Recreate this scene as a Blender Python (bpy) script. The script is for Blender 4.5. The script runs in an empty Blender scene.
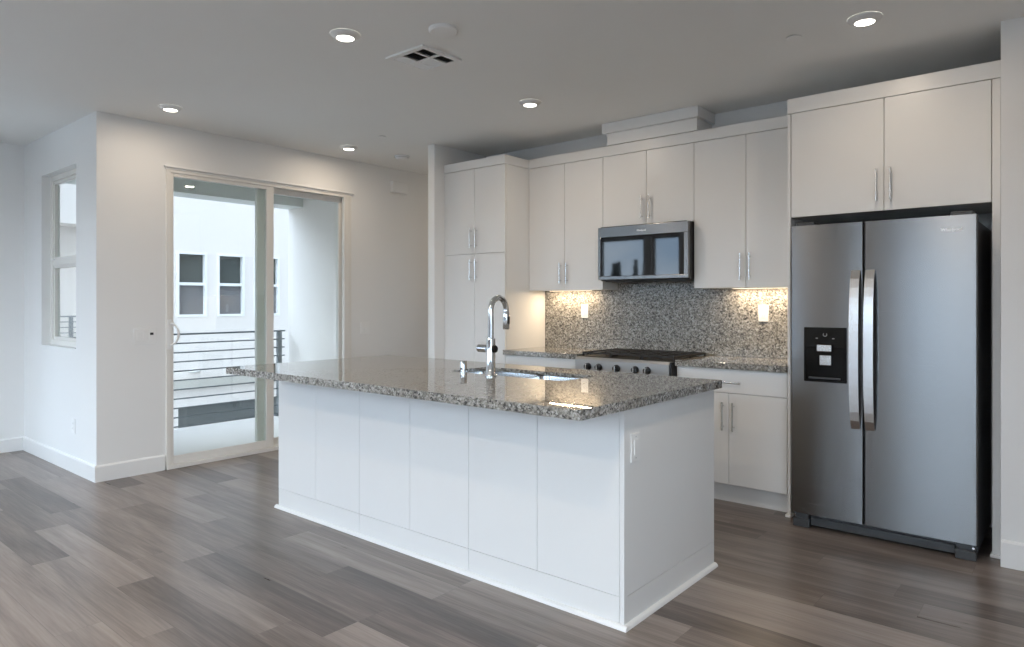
import bpy, bmesh, math, random
from mathutils import Vector, Matrix
random.seed(7)
SC = bpy.context.scene
COL = SC.collection
R = math.radians

# ------------------------------------------------------------------ camera, world, exposure
cd = bpy.data.cameras.new('camera'); cam = bpy.data.objects.new('camera', cd); COL.objects.link(cam)
cam.location = (0, 0, 1.324)
cam.rotation_euler = (R(90), 0, math.atan2(573, 682))
cd.sensor_width = 36; cd.lens = 36 * 682 / 1024
cd.shift_y = -(323.5 - 303) / 1024
cd.clip_start = 0.02; cd.clip_end = 500
SC.camera = cam
SC.view_settings.view_transform = 'Standard'; SC.view_settings.look = 'None'
SC.view_settings.gamma = 1; SC.view_settings.use_curve_mapping = False
SC.view_settings.exposure = 0.0

SKY = 8.8
def build_world():
    w = bpy.data.worlds.new('overcast_sky'); SC.world = w; w.use_nodes = True
    nt = w.node_tree; N = nt.nodes; L = nt.links; N.clear()
    out = N.new('ShaderNodeOutputWorld'); bg = N.new('ShaderNodeBackground'); L.new(bg.outputs[0], out.inputs[0])
    tc = N.new('ShaderNodeTexCoord')
    # bright cloud bank over the water behind the camera, dimmer sky on the other side
    mr = N.new('ShaderNodeMapRange'); mr.interpolation_type = 'SMOOTHSTEP'
    mr.inputs[1].default_value = 0.25; mr.inputs[2].default_value = -0.75
    mr.inputs[3].default_value = 0.16; mr.inputs[4].default_value = 1.0
    dt = N.new('ShaderNodeVectorMath'); dt.operation = 'DOT_PRODUCT'; dt.inputs[1].default_value = (-.18, .98, 0); L.new(tc.outputs['Generated'], dt.inputs[0])
    L.new(dt.outputs['Value'], mr.inputs[0])
    mp = N.new('ShaderNodeMapping'); mp.inputs['Scale'].default_value = (2.2, 2.2, 6.5); L.new(tc.outputs['Generated'], mp.inputs[0])
    nz = N.new('ShaderNodeTexNoise'); nz.inputs['Scale'].default_value = 1.6; nz.inputs['Detail'].default_value = 6; nz.inputs['Roughness'].default_value = .55
    L.new(mp.outputs[0], nz.inputs['Vector'])
    cr = N.new('ShaderNodeValToRGB'); L.new(nz.outputs['Fac'], cr.inputs[0])
    e = cr.color_ramp.elements
    e[0].position = .34; e[0].color = (.49, .63, .87, 1)
    e[1].position = .66; e[1].color = (.90, .955, 1.09, 1)
    mul = N.new('ShaderNodeMath'); mul.operation = 'MULTIPLY'; mul.inputs[1].default_value = SKY; L.new(mr.outputs[0], mul.inputs[0])
    L.new(cr.outputs[0], bg.inputs[0]); L.new(mul.outputs[0], bg.inputs[1])
build_world()

def portal(name, loc, rot, sx, sy):                     # guides sky sampling through a window opening; gives off nothing itself
    ld = bpy.data.lights.new(name, 'AREA'); ld.shape = 'RECTANGLE'; ld.size = sx; ld.size_y = sy
    ld.cycles.is_portal = True
    o = bpy.data.objects.new(name, ld); o.location = loc; o.rotation_euler = rot; COL.objects.link(o)
REAR_WIN = [(-7.28, -6.30, .45, 2.56), (-6.15, -5.58, .45, 2.56), (-5.40, -3.75, .45, 2.50), (-2.1, -.2, .02, 2.45)]  # unseen, partly read off reflections; the third is added for more daylight
for i, (a, b, c, d) in enumerate(REAR_WIN):
    portal('portal_rear', ((a+b)/2, -2.36, (c+d)/2), (R(-90), 0, 0), b-a, d-c)

portal('portal_side', (-7.49, -.65, 1.36), (0, R(-90), 0), 2.12, 2.5)
portal('portal_east', (1.76, -.65, 1.51), (0, R(90), 0), 1.82, 2.5)
SC.cycles.max_bounces = 10; SC.cycles.diffuse_bounces = 6; SC.cycles.glossy_bounces = 5
SC.cycles.transparent_max_bounces = 16
SC.cycles.sample_clamp_indirect = 6.0
SC.cycles.blur_glossy = 0.6
SC.cycles.caustics_reflective = False; SC.cycles.caustics_refractive = False

# ------------------------------------------------------------------ materials
def mat(name, col=(.8, .8, .8), rough=.5, metal=0., spec=.5, coat=0., aniso=0., noise=0., nscale=20., bump=0., bscale=200., emit=None, estr=0.):
    m = bpy.data.materials.new(name); m.use_nodes = True
    nt = m.node_tree; N = nt.nodes; L = nt.links
    p = N['Principled BSDF']
    p.inputs['Base Color'].default_value = (*col, 1); p.inputs['Roughness'].default_value = rough
    p.inputs['Metallic'].default_value = metal; p.inputs['Specular IOR Level'].default_value = spec
    p.inputs['Coat Weight'].default_value = coat; p.inputs['Coat Roughness'].default_value = .05
    p.inputs['Anisotropic'].default_value = aniso
    tc = N.new('ShaderNodeTexCoord')
    if noise:
        nz = N.new('ShaderNodeTexNoise'); nz.inputs['Scale'].default_value = nscale; nz.inputs['Detail'].default_value = 4
        L.new(tc.outputs['Object'], nz.inputs['Vector'])
        mx = N.new('ShaderNodeMix'); mx.data_type = 'RGBA'
        mx.inputs['A'].default_value = (*[c*(1-noise) for c in col], 1); mx.inputs['B'].default_value = (*[min(1, c*(1+noise)) for c in col], 1)
        L.new(nz.outputs['Fac'], mx.inputs['Factor']); L.new(mx.outputs['Result'], p.inputs['Base Color'])
    if bump:
        nb = N.new('ShaderNodeTexNoise'); nb.inputs['Scale'].default_value = bscale; nb.inputs['Detail'].default_value = 3
        L.new(tc.outputs['Object'], nb.inputs['Vector'])
        b = N.new('ShaderNodeBump'); b.inputs['Strength'].default_value = bump; b.inputs['Distance'].default_value = .004
        L.new(nb.outputs['Fac'], b.inputs['Height']); L.new(b.outputs[0], p.inputs['Normal'])
    if emit:
        p.inputs['Emission Color'].default_value = (*emit, 1); p.inputs['Emission Strength'].default_value = estr
    return m

M = {}
M['wall'] = mat('painted_wall', (.83, .83, .82), .55, noise=.012, nscale=3, bump=.05, bscale=350)
M['ceil'] = mat('painted_ceiling', (.86, .86, .845), .7, noise=.012, nscale=3, bump=.05, bscale=350)
M['trim'] = mat('painted_trim', (.84, .84, .83), .35, noise=.008, nscale=8)
M['cab'] = mat('white_laminate', (.82, .82, .81), .34, noise=.012, nscale=6)
M['cabbody'] = mat('cabinet_carcass', (.60, .60, .585), .5, noise=.01)
M['plastic'] = mat('white_plastic', (.85, .85, .84), .3, noise=.005)
M['plastic_sh'] = mat('grey_plastic', (.45, .45, .45), .4, noise=.005)
M['vinyl'] = mat('almond_vinyl', (.80, .78, .74), .38, noise=.008, nscale=8)
M['chrome'] = mat('chrome', (.62, .63, .64), .08, 1., noise=.01)
M['nickel'] = mat('brushed_nickel', (.70, .70, .70), .24, 1., noise=.03, nscale=60)
M['dark'] = mat('black_plastic', (.012, .012, .013), .35, noise=.1)
M['castiron'] = mat('cast_iron', (.018, .017, .017), .55, noise=.15, bump=.2, bscale=90)
M['darkgap'] = mat('shadow_gap', (.03, .03, .03), .7, noise=.1)
M['charcoal'] = mat('charcoal_paint', (.055, .058, .062), .42, noise=.08)
M['rail'] = mat('railing_metal', (.17, .19, .20), .45, .4, noise=.05)
M['stucco'] = mat('white_stucco', (.78, .73, .685), .9, noise=.03, nscale=14, bump=.5, bscale=60)
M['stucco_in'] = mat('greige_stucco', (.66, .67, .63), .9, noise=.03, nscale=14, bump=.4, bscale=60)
M['beige'] = mat('beige_trim', (.50, .48, .43), .8, noise=.03)
M['greygreen'] = mat('grey_garage_paint', (.12, .13, .125), .6, noise=.05)
M['concrete'] = mat('balcony_deck', (.92, .89, .86), .8, noise=.03, nscale=10)
M['foliage'] = mat('tree_foliage', (.035, .06, .03), .8, noise=.5, nscale=3)
M['bark'] = mat('tree_bark', (.06, .05, .04), .9, noise=.3)
M['ground'] = mat('bounce_paving', (.56, .56, .55), .8, noise=.15, nscale=.2)  # unseen ground, made pale to bounce sky light up onto the ceiling
M['water'] = mat('lake_water', (.05, .09, .14), .12, noise=.2, nscale=.05)
M['hills'] = mat('blue_hills', (.06, .09, .15), .9, noise=.2, nscale=.1)
M['sinksteel'] = mat('sink_steel', (.70, .72, .74), .22, 1., noise=.02)
M['blackglass'] = mat('black_glass', (.005, .005, .007), .03, 0, .55, noise=.05)
M['dispblack'] = mat('gloss_black_panel', (.004, .004, .004), .18, 0, .25, noise=.05)
M['farpane'] = mat('dark_window_pane', (.06, .068, .06), .06, 0, .55, noise=.25, nscale=1.2)
M['screen'] = mat('insect_screen', (.16, .16, .165), .7, noise=.1, nscale=4)
M['letter'] = mat('bright_lettering', (.9, .9, .9), .3, .2, noise=.01)
M['lens'] = mat('lamp_lens', (.9, .9, .88), .4, noise=.01, emit=(1., .92, .80), estr=9)
M['undercab'] = mat('strip_lens', (.9, .9, .88), .4, noise=.01, emit=(1., .80, .55), estr=6)

def steel(name, col, rough, aniso, rot):
    m = mat(name, col, rough, 1., aniso=aniso)
    nt = m.node_tree; N = nt.nodes; L = nt.links; p = N['Principled BSDF']
    tg = N.new('ShaderNodeTangent'); tg.direction_type = 'RADIAL'; tg.axis = 'Z'
    L.new(tg.outputs[0], p.inputs['Tangent']); p.inputs['Anisotropic Rotation'].default_value = rot
    tc = N.new('ShaderNodeTexCoord'); mp = N.new('ShaderNodeMapping'); mp.inputs['Scale'].default_value = (2, 2, 900)
    L.new(tc.outputs['Object'], mp.inputs[0])
    nz = N.new('ShaderNodeTexNoise'); nz.inputs['Scale'].default_value = 1; nz.inputs['Detail'].default_value = 3; L.new(mp.outputs[0], nz.inputs['Vector'])
    mr = N.new('ShaderNodeMapRange'); mr.inputs[3].default_value = rough*.97; mr.inputs[4].default_value = rough*1.03
    L.new(nz.outputs['Fac'], mr.inputs[0]); L.new(mr.outputs[0], p.inputs['Roughness'])
    return m
M['steel'] = steel('brushed_stainless', (.225, .227, .229), .27, .75, .25)
M['steelh'] = steel('brushed_stainless_range', (.55, .56, .57), .30, .3, .25)
M['steelbar'] = mat('satin_stainless_bar', (.74, .75, .76), .25, 1., noise=.02)

def granite(name, scale, rough=.02, spec=.75):
    m = bpy.data.materials.new(name); m.use_nodes = True
    nt = m.node_tree; N = nt.nodes; L = nt.links; p = N['Principled BSDF']
    tc = N.new('ShaderNodeTexCoord')
    v = N.new('ShaderNodeTexVoronoi'); v.inputs['Scale'].default_value = scale; v.inputs['Randomness'].default_value = 1
    nz = N.new('ShaderNodeTexNoise'); nz.inputs['Scale'].default_value = scale*1.4; nz.inputs['Detail'].default_value = 3
    L.new(tc.outputs['Object'], nz.inputs['Vector'])
    add = N.new('ShaderNodeMix'); add.data_type = 'RGBA'; add.blend_type = 'LINEAR_LIGHT'; add.inputs['Factor'].default_value = .012
    L.new(tc.outputs['Object'], add.inputs['A']); L.new(nz.outputs['Color'], add.inputs['B'])
    L.new(add.outputs['Result'], v.inputs['Vector'])
    sp = N.new('ShaderNodeSeparateColor'); L.new(v.outputs['Color'], sp.inputs[0])
    cr = N.new('ShaderNodeValToRGB'); cr.color_ramp.interpolation = 'CONSTANT'; L.new(sp.outputs[0], cr.inputs[0])
    st = [(0, (.045, .045, .044)), (.13, (.115, .112, .105)), (.27, (.18, .169, .148)), (.42, (.26, .248, .223)), (.58, (.345, .33, .30)), (.75, (.42, .41, .38)), (.90, (.53, .525, .50))]
    el = cr.color_ramp.elements
    el[0].position, el[0].color = 0, (*st[0][1], 1)
    el[1].position, el[1].color = st[1][0], (*st[1][1], 1)
    for pos, c in st[2:]:
        x = el.new(pos); x.color = (*c, 1)
    L.new(cr.outputs[0], p.inputs['Base Color'])
    p.inputs['Roughness'].default_value = rough; p.inputs['Specular IOR Level'].default_value = spec
    return m
M['granite'] = granite('speckled_granite', 130)
M['granite_wall'] = granite('honed_granite', 130, .22, .45)

def floor_mat():
    m = bpy.data.materials.new('wood_plank_floor'); m.use_nodes = True
    nt = m.node_tree; N = nt.nodes; L = nt.links; p = N['Principled BSDF']
    tc = N.new('ShaderNodeTexCoord'); sp = N.new('ShaderNodeSeparateXYZ'); L.new(tc.outputs['Object'], sp.inputs[0])
    def math_(op, a, b=None):
        n = N.new('ShaderNodeMath'); n.operation = op
        for i, x in enumerate((a, b)):
            if x is None: continue
            if isinstance(x, (int, float)): n.inputs[i].default_value = x
            else: L.new(x, n.inputs[i])
        return n.outputs[0]
    W, LEN = .171, 1.22
    yy = math_('DIVIDE', math_('ADD', sp.outputs['Y'], 20.0 - 1.409 + .171*8), W)
    row = math_('FLOOR', yy); fy = math_('FRACT', yy)
    wn = N.new('ShaderNodeTexWhiteNoise'); wn.noise_dimensions = '1D'; L.new(row, wn.inputs['W'])
    xx = math_('ADD', math_('DIVIDE', sp.outputs['X'], LEN), math_('MULTIPLY', wn.outputs['Value'], 7.3))
    colm = math_('FLOOR', xx); fx = math_('FRACT', xx)
    cmb = N.new('ShaderNodeCombineXYZ'); L.new(row, cmb.inputs[0]); L.new(colm, cmb.inputs[1])
    wn2 = N.new('ShaderNodeTexWhiteNoise'); wn2.noise_dimensions = '2D'; L.new(cmb.outputs[0], wn2.inputs['Vector'])
    # grain: noise stretched along X, offset per plank
    off = N.new('ShaderNodeVectorMath'); off.operation = 'MULTIPLY_ADD'
    L.new(wn2.outputs['Color'], off.inputs[0]); off.inputs[1].default_value = (13, 17, 5); L.new(tc.outputs['Object'], off.inputs[2])
    mp = N.new('ShaderNodeMapping'); mp.inputs['Scale'].default_value = (.9, 12, 1); L.new(off.outputs[0], mp.inputs[0])
    g1 = N.new('ShaderNodeTexNoise'); g1.inputs['Scale'].default_value = 1.0; g1.inputs['Detail'].default_value = 5; g1.inputs['Roughness'].default_value = .6; g1.inputs['Distortion'].default_value = .6
    L.new(mp.outputs[0], g1.inputs['Vector'])
    mp2 = N.new('ShaderNodeMapping'); mp2.inputs['Scale'].default_value = (5, 130, 1); L.new(off.outputs[0], mp2.inputs[0])
    g2 = N.new('ShaderNodeTexNoise'); g2.inputs['Scale'].default_value = 1.0; g2.inputs['Detail'].default_value = 4; L.new(mp2.outputs[0], g2.inputs['Vector'])
    fac = math_('ADD', math_('ADD', math_('MULTIPLY', wn2.outputs['Value'], .46), math_('ADD', math_('MULTIPLY', g1.outputs['Fac'], 1.0), -.165)), math_('MULTIPLY', math_('SUBTRACT', g2.outputs['Fac'], .5), .42))
    cr = N.new('ShaderNodeValToRGB'); L.new(fac, cr.inputs[0])
    el = cr.color_ramp.elements
    el[0].position = .22; el[0].color = (.080, .062, .053, 1)
    el[1].position = .92; el[1].color = (.330, .280, .250, 1)
    for pos, c in ((.40, (.134, .107, .093)), (.56, (.192, .157, .137)), (.72, (.258, .214, .188))):
        x = el.new(pos); x.color = (*c, 1)
    ey = math_('MINIMUM', fy, math_('SUBTRACT', 1.0, fy)); ex = math_('MINIMUM', fx, math_('SUBTRACT', 1.0, fx))
    seam = math_('MINIMUM', math_('DIVIDE', ey, .010), math_('DIVIDE', ex, .0014))
    seam = math_('MINIMUM', seam, 1.0)
    sm = math_('ADD', math_('MULTIPLY', seam, .4), .6)
    mx = N.new('ShaderNodeMix'); mx.data_type = 'RGBA'; mx.blend_type = 'MULTIPLY'; mx.inputs['Factor'].default_value = 1
    L.new(cr.outputs[0], mx.inputs['A']); L.new(sm, mx.inputs['B']); L.new(mx.outputs['Result'], p.inputs['Base Color'])
    mr = N.new('ShaderNodeMapRange'); mr.inputs[3].default_value = .24; mr.inputs[4].default_value = .36; L.new(g1.outputs['Fac'], mr.inputs[0])
    L.new(mr.outputs[0], p.inputs['Roughness'])
    bp = N.new('ShaderNodeBump'); bp.inputs['Strength'].default_value = .12; bp.inputs['Distance'].default_value = .002
    L.new(math_('ADD', math_('MULTIPLY', seam, 2.0), g2.outputs['Fac']), bp.inputs['Height']); L.new(bp.outputs[0], p.inputs['Normal'])
    p.inputs['Specular IOR Level'].default_value = .5
    return m
M['floor'] = floor_mat()

def glass(name, tint=(.93, .97, .96), k=1.0):
    m = bpy.data.materials.new(name); m.use_nodes = True
    nt = m.node_tree; N = nt.nodes; L = nt.links; N.clear()
    out = N.new('ShaderNodeOutputMaterial'); mix = N.new('ShaderNodeMixShader'); t = N.new('ShaderNodeBsdfTransparent'); g = N.new('ShaderNodeBsdfGlossy')
    lw = N.new('ShaderNodeLayerWeight'); lw.inputs['Blend'].default_value = .5     # thin pane: Schlick reflectance, same from both sides
    pw = N.new('ShaderNodeMath'); pw.operation = 'POWER'; pw.inputs[1].default_value = 5; L.new(lw.outputs['Facing'], pw.inputs[0])
    fr = N.new('ShaderNodeMath'); fr.operation = 'MULTIPLY_ADD'; fr.inputs[1].default_value = .9; fr.inputs[2].default_value = .04; L.new(pw.outputs[0], fr.inputs[0])
    nz = N.new('ShaderNodeTexNoise'); nz.inputs['Scale'].default_value = .7
    mr = N.new('ShaderNodeMapRange'); mr.inputs[3].default_value = .0; mr.inputs[4].default_value = .01
    tcn = N.new('ShaderNodeTexCoord'); L.new(tcn.outputs['Object'], nz.inputs['Vector'])
    L.new(nz.outputs['Fac'], mr.inputs[0]); L.new(mr.outputs[0], g.inputs['Roughness'])
    t.inputs[0].default_value = (*tint, 1); g.inputs['Color'].default_value = (k, k, k, 1)
    L.new(fr.outputs[0], mix.inputs[0]); L.new(t.outputs[0], mix.inputs[1]); L.new(g.outputs[0], mix.inputs[2]); L.new(mix.outputs[0], out.inputs[0])
    return m
M['glass'] = glass('clear_glass')

# ------------------------------------------------------------------ mesh helpers (world coordinates; obj() re-bases on the thing's origin)
ORI = {}
def box(bm, x0, x1, y0, y1, z0, z1, bev=0., seg=2):
    vs = [bm.verts.new(p) for p in ((x0,y0,z0),(x1,y0,z0),(x1,y1,z0),(x0,y1,z0),(x0,y0,z1),(x1,y0,z1),(x1,y1,z1),(x0,y1,z1))]
    fs = [bm.faces.new([vs[i] for i in q]) for q in ((0,3,2,1),(4,5,6,7),(0,1,5,4),(1,2,6,5),(2,3,7,6),(3,0,4,7))]
    if bev:
        es = list({e for f in fs for e in f.edges})
        bmesh.ops.bevel(bm, geom=es, offset=bev, segments=seg, affect='EDGES', profile=.5)
    return vs
def B(*a, **k):
    bm = bmesh.new(); box(bm, *a, **k); return bm
def cyl(bm, p0, p1, r0, r1=None, n=24, cap=True):
    r1 = r0 if r1 is None else r1
    p0 = Vector(p0); p1 = Vector(p1); d = (p1-p0).normalized()
    a = d.orthogonal().normalized(); b = d.cross(a)
    A = [bm.verts.new(p0 + (a*math.cos(t)+b*math.sin(t))*r0) for t in [2*math.pi*i/n for i in range(n)]]
    Bv = [bm.verts.new(p1 + (a*math.cos(t)+b*math.sin(t))*r1) for t in [2*math.pi*i/n for i in range(n)]]
    for i in range(n):
        f = bm.faces.new((A[i], A[(i+1)%n], Bv[(i+1)%n], Bv[i])); f.smooth = True
    if cap:
        bm.faces.new(A[::-1]); bm.faces.new(Bv)
def lathe(bm, c, prof, n=32, sy=1.0):
    """prof: (radius, z) pairs, revolved about the vertical through c"""
    rings = []
    for r, z in prof:
        if r < 1e-6: rings.append([bm.verts.new((c[0], c[1], c[2]+z))])
        else: rings.append([bm.verts.new((c[0]+r*math.cos(2*math.pi*i/n), c[1]+sy*r*math.sin(2*math.pi*i/n), c[2]+z)) for i in range(n)])
    for P, Q in zip(rings, rings[1:]):
        for i in range(n):
            j = (i+1) % n
            if len(P) == 1 and len(Q) == 1: continue
            if len(P) == 1: f = bm.faces.new((P[0], Q[i], Q[j]))
            elif len(Q) == 1: f = bm.faces.new((P[i], Q[0], P[j]))
            else: f = bm.faces.new((P[i], Q[i], Q[j], P[j]))
            f.smooth = True
def tube(bm, pts, r, n=16, cap=True):
    pts = [Vector(p) for p in pts]; rings = []; prev = None
    rr = r if isinstance(r, (list, tuple)) else [r]*len(pts)
    for i, p in enumerate(pts):
        d = (pts[min(i+1, len(pts)-1)] - pts[max(i-1, 0)]).normalized()
        a = d.orthogonal().normalized() if prev is None else (prev - d*prev.dot(d)).normalized()
        prev = a; b = d.cross(a)
        rings.append([bm.verts.new(p + (a*math.cos(2*math.pi*k/n)+b*math.sin(2*math.pi*k/n))*rr[i]) for k in range(n)])
    for P, Q in zip(rings, rings[1:]):
        for k in range(n):
            f = bm.faces.new((P[k], P[(k+1)%n], Q[(k+1)%n], Q[k])); f.smooth = True
    if cap:
        bm.faces.new(rings[0][::-1]); bm.faces.new(rings[-1])
def prism(bm, poly, axis, a, b):
    """poly of 2-D points extruded along axis from a to b; the other two axes are taken in xyz order"""
    def P(u, v, t):
        return (t, u, v) if axis == 'x' else (u, t, v) if axis == 'y' else (u, v, t)
    A = [bm.verts.new(P(u, v, a)) for u, v in poly]; Bv = [bm.verts.new(P(u, v, b)) for u, v in poly]
    n = len(poly)
    for i in range(n): bm.faces.new((A[i], A[(i+1)%n], Bv[(i+1)%n], Bv[i]))
    bm.faces.new(A[::-1]); bm.faces.new(Bv)
def obj(name, bm, m, parent=None, base=None):
    bmesh.ops.recalc_face_normals(bm, faces=bm.faces); bm.normal_update()
    for e in bm.edges:
        if len(e.link_faces) == 2 and e.calc_face_angle(0) > .6: e.smooth = False
    o_ = Vector(ORI[parent.name]) if parent else Vector(base or (0, 0, 0))
    bmesh.ops.translate(bm, verts=bm.verts, vec=-o_)
    me = bpy.data.meshes.new(name); bm.to_mesh(me); bm.free()
    for x in (m if isinstance(m, (list, tuple)) else [m]): me.materials.append(M[x])
    o = bpy.data.objects.new(name, me); COL.objects.link(o)
    if parent: o.parent = parent
    else: o.location = o_
    ORI[o.name] = tuple(o_)
    return o
def tag(o, label, cat, group=None):
    o['label'] = label; o['category'] = cat
    if group: o['group'] = group
    return o
def thing(name, label, cat, loc, group=None):
    o = bpy.data.objects.new(name, None); o.empty_display_size = .1; o.location = loc; COL.objects.link(o)
    ORI[o.name] = tuple(loc)
    return tag(o, label, cat, group)
def struct(name, bm, m, parent=None, label=None):
    o = obj(name, bm, m, parent)
    if not parent: o['kind'] = 'structure'
    if label: o['label'] = label
    return o
def lamp(name, kind, loc, rot, parent, **k):
    ld = bpy.data.lights.new(name, kind)
    for a, v in k.items(): setattr(ld, a, v)
    o = bpy.data.objects.new(name, ld); COL.objects.link(o); o.parent = parent
    o.location = Vector(loc) - Vector(ORI[parent.name]); o.rotation_euler = rot
    return o

CE = 2.743
# ------------------------------------------------------------------ room shell
bm = bmesh.new(); box(bm, -7.48, 1.75, -2.35, 2.0, -.12, 0); box(bm, -5.742, 1.75, 2.0, 8.1, -.12, 0)
bmesh.ops.remove_doubles(bm, verts=bm.verts, dist=1e-5)
struct('floor', bm, 'floor')
struct('ceiling', B(-7.48, 1.75, -2.35, 8.1, CE, CE+.15), 'ceil')
# wall with the sliding door (runs into the hallway)
DY0, DY1, DZ = 2.378, 4.158, 2.40
bm = bmesh.new()
box(bm, -5.74, -5.59, 1.884, DY0, 0, CE); box(bm, -5.74, -5.59, DY1, 8.0, 0, CE); box(bm, -5.74, -5.59, DY0, DY1, DZ, CE)
struct('wall_left', bm, 'wall')
# wall with the narrow window
WX0, WX1, WZ0, WZ1 = -6.85, -6.012, .966, 2.412
bm = bmesh.new()
box(bm, -7.33, WX0, 1.882, 2.01, 0, CE); box(bm, WX1, -5.5925, 1.882, 2.01, 0, CE); box(bm, WX0, WX1, 1.882, 2.01, 0, WZ0); box(bm, WX0, WX1, 1.882, 2.01, WZ1, CE)
struct('wall_window', bm, 'wall')
SW = (-1.9, .6, .30, 2.42); bm = bmesh.new()
box(bm, -7.48, -7.33, -2.35, SW[0], 0, CE); box(bm, -7.48, -7.33, SW[1], 2.01, 0, CE); box(bm, -7.48, -7.33, SW[0], SW[1], 0, SW[2]); box(bm, -7.48, -7.33, SW[0], SW[1], SW[3], CE)
struct('wall_side', bm, 'wall')
struct('wall_back', B(-4.52, 1.75, 4.90, 5.05, 0, CE), 'wall')
struct('wall_pier', B(-4.52, -4.44, 4.21, 4.90, 0, CE), 'wall')
struct('wall_hall', B(-4.52, -4.44, 5.05, 8.0, 0, CE), 'wall')
struct('wall_end', B(-5.74, -4.44, 8.0, 8.1, 0, CE), 'wall')
struct('wall_right', B(-.325, 1.6, 4.215, 4.36, 0, CE), 'wall')
bm = bmesh.new(); EW = (-1.9, .6, .60, 2.42)
box(bm, 1.6, 1.75, -2.35, EW[0], 0, CE); box(bm, 1.6, 1.75, EW[1], 4.90, 0, CE); box(bm, 1.6, 1.75, EW[0], EW[1], 0, EW[2]); box(bm, 1.6, 1.75, EW[0], EW[1], EW[3], CE)
struct('wall_east', bm, 'wall')
bm = bmesh.new()
xs = [-7.33] + [v for w in REAR_WIN for v in w[:2]] + [1.6]
for i in range(0, len(xs), 2): box(bm, xs[i], xs[i+1], -2.35, -2.2, 0, CE)
for a, b, c, d in REAR_WIN:
    box(bm, a, b, -2.35, -2.2, 0, c); box(bm, a, b, -2.35, -2.2, d, CE)
struct('wall_rear', bm, 'wall')

def baseboard(name, axis, a, b, p, out, h=.122, t=.014):
    """p: wall face; out: +1/-1 side it faces"""
    prof = [(p, 0), (p+out*t, 0), (p+out*t, h-.012), (p+out*(t-.006), h), (p, h)]
    bm = bmesh.new(); prism(bm, prof, axis, a, b)
    return struct(name, bm, 'trim')
baseboard('baseboard_left', 'y', 1.868, 2.365, -5.59, 1)
baseboard('baseboard_hall', 'y', 4.19, 8.0, -5.59, 1)
baseboard('baseboard_window', 'x', -7.316, -5.5903, 1.882, -1)
baseboard('baseboard_side', 'y', -2.186, 1.882, -7.33, 1)
baseboard('baseboard_right', 'x', -.325, 1.6, 4.215, -1, h=.135)

# ------------------------------------------------------------------ window_n : single hung window; the rear windows behind the camera
def hung_window(name, axis_x0, x1, y, z0, z1, depth, rail_z, m='vinyl'):
    f = .045
    bm = bmesh.new()
    box(bm, axis_x0, axis_x0+f, y, y+depth, z0, z1, .003); box(bm, x1-f, x1, y, y+depth, z0, z1, .003)
    box(bm, axis_x0+f, x1-f, y, y+depth, z0, z0+f, .003); box(bm, axis_x0+f, x1-f, y, y+depth, z1-f, z1, .003)
    w = struct(name, bm, m); 
    bm = bmesh.new()
    if rail_z:
        box(bm, axis_x0+f, x1-f, y+.004, y+depth-.012, rail_z-.022, rail_z+.022, .003)
        s = .024
        for a, b in ((z0+f, rail_z-.022), (rail_z+.022, z1-f)):
            box(bm, axis_x0+f, axis_x0+f+s, y+.012, y+depth-.012, a, b, .002); box(bm, x1-f-s, x1-f, y+.012, y+depth-.012, a, b, .002)
            box(bm, axis_x0+f+s, x1-f-s, y+.012, y+depth-.012, a, a+s, .002); box(bm, axis_x0+f+s, x1-f-s, y+.012, y+depth-.012, b-s, b, .002)
        obj('sash', bm, m, w)
        bm = bmesh.new(); cx = axis_x0+f+.035
        box(bm, cx-.012, cx+.012, y-.012, y+.006, rail_z+.02, rail_z+.034, .003); box(bm, cx-.006, cx+.03, y-.018, y-.008, rail_z+.024, rail_z+.038, .003)
        obj('sash_lock', bm, 'plastic', w)
    else: bm.free()
    yy = y+depth*.55
    obj('pane', B(axis_x0+f, x1-f, yy, yy+.006, z0+f, z1-f), 'glass', w)
    return w
hung_window('window_1', WX0, WX1, 1.948, WZ0, WZ1, .06, 1.668)
for i, (a, b, c, d) in enumerate(REAR_WIN):
    hung_window(f'window_{i+2}', a, b, -2.31, c, d, .06, None)

bm = bmesh.new(); e_ = .045  # unseen east window, added to brighten the island end
box(bm, 1.64, 1.70, EW[0], EW[0]+e_, EW[2], EW[3]); box(bm, 1.64, 1.70, EW[1]-e_, EW[1], EW[2], EW[3])
box(bm, 1.64, 1.70, EW[0]+e_, EW[1]-e_, EW[2], EW[2]+e_); box(bm, 1.64, 1.70, EW[0]+e_, EW[1]-e_, EW[3]-e_, EW[3])
w6 = bmesh.new()  # unseen side window, added to brighten the wall with the narrow window
box(w6, -7.43, -7.37, SW[0], SW[0]+e_, SW[2], SW[3]); box(w6, -7.43, -7.37, SW[1]-e_, SW[1], SW[2], SW[3])
box(w6, -7.43, -7.37, SW[0]+e_, SW[1]-e_, SW[2], SW[2]+e_); box(w6, -7.43, -7.37, SW[0]+e_, SW[1]-e_, SW[3]-e_, SW[3])
w6 = struct('window_6', w6, 'vinyl')
obj('pane', B(-7.403, -7.397, SW[0]+e_, SW[1]-e_, SW[2]+e_, SW[3]-e_), 'glass', w6)
w5 = struct('window_7', bm, 'vinyl')
obj('pane', B(1.667, 1.673, EW[0]+e_, EW[1]-e_, EW[2]+e_, EW[3]-e_), 'glass', w5)
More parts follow.
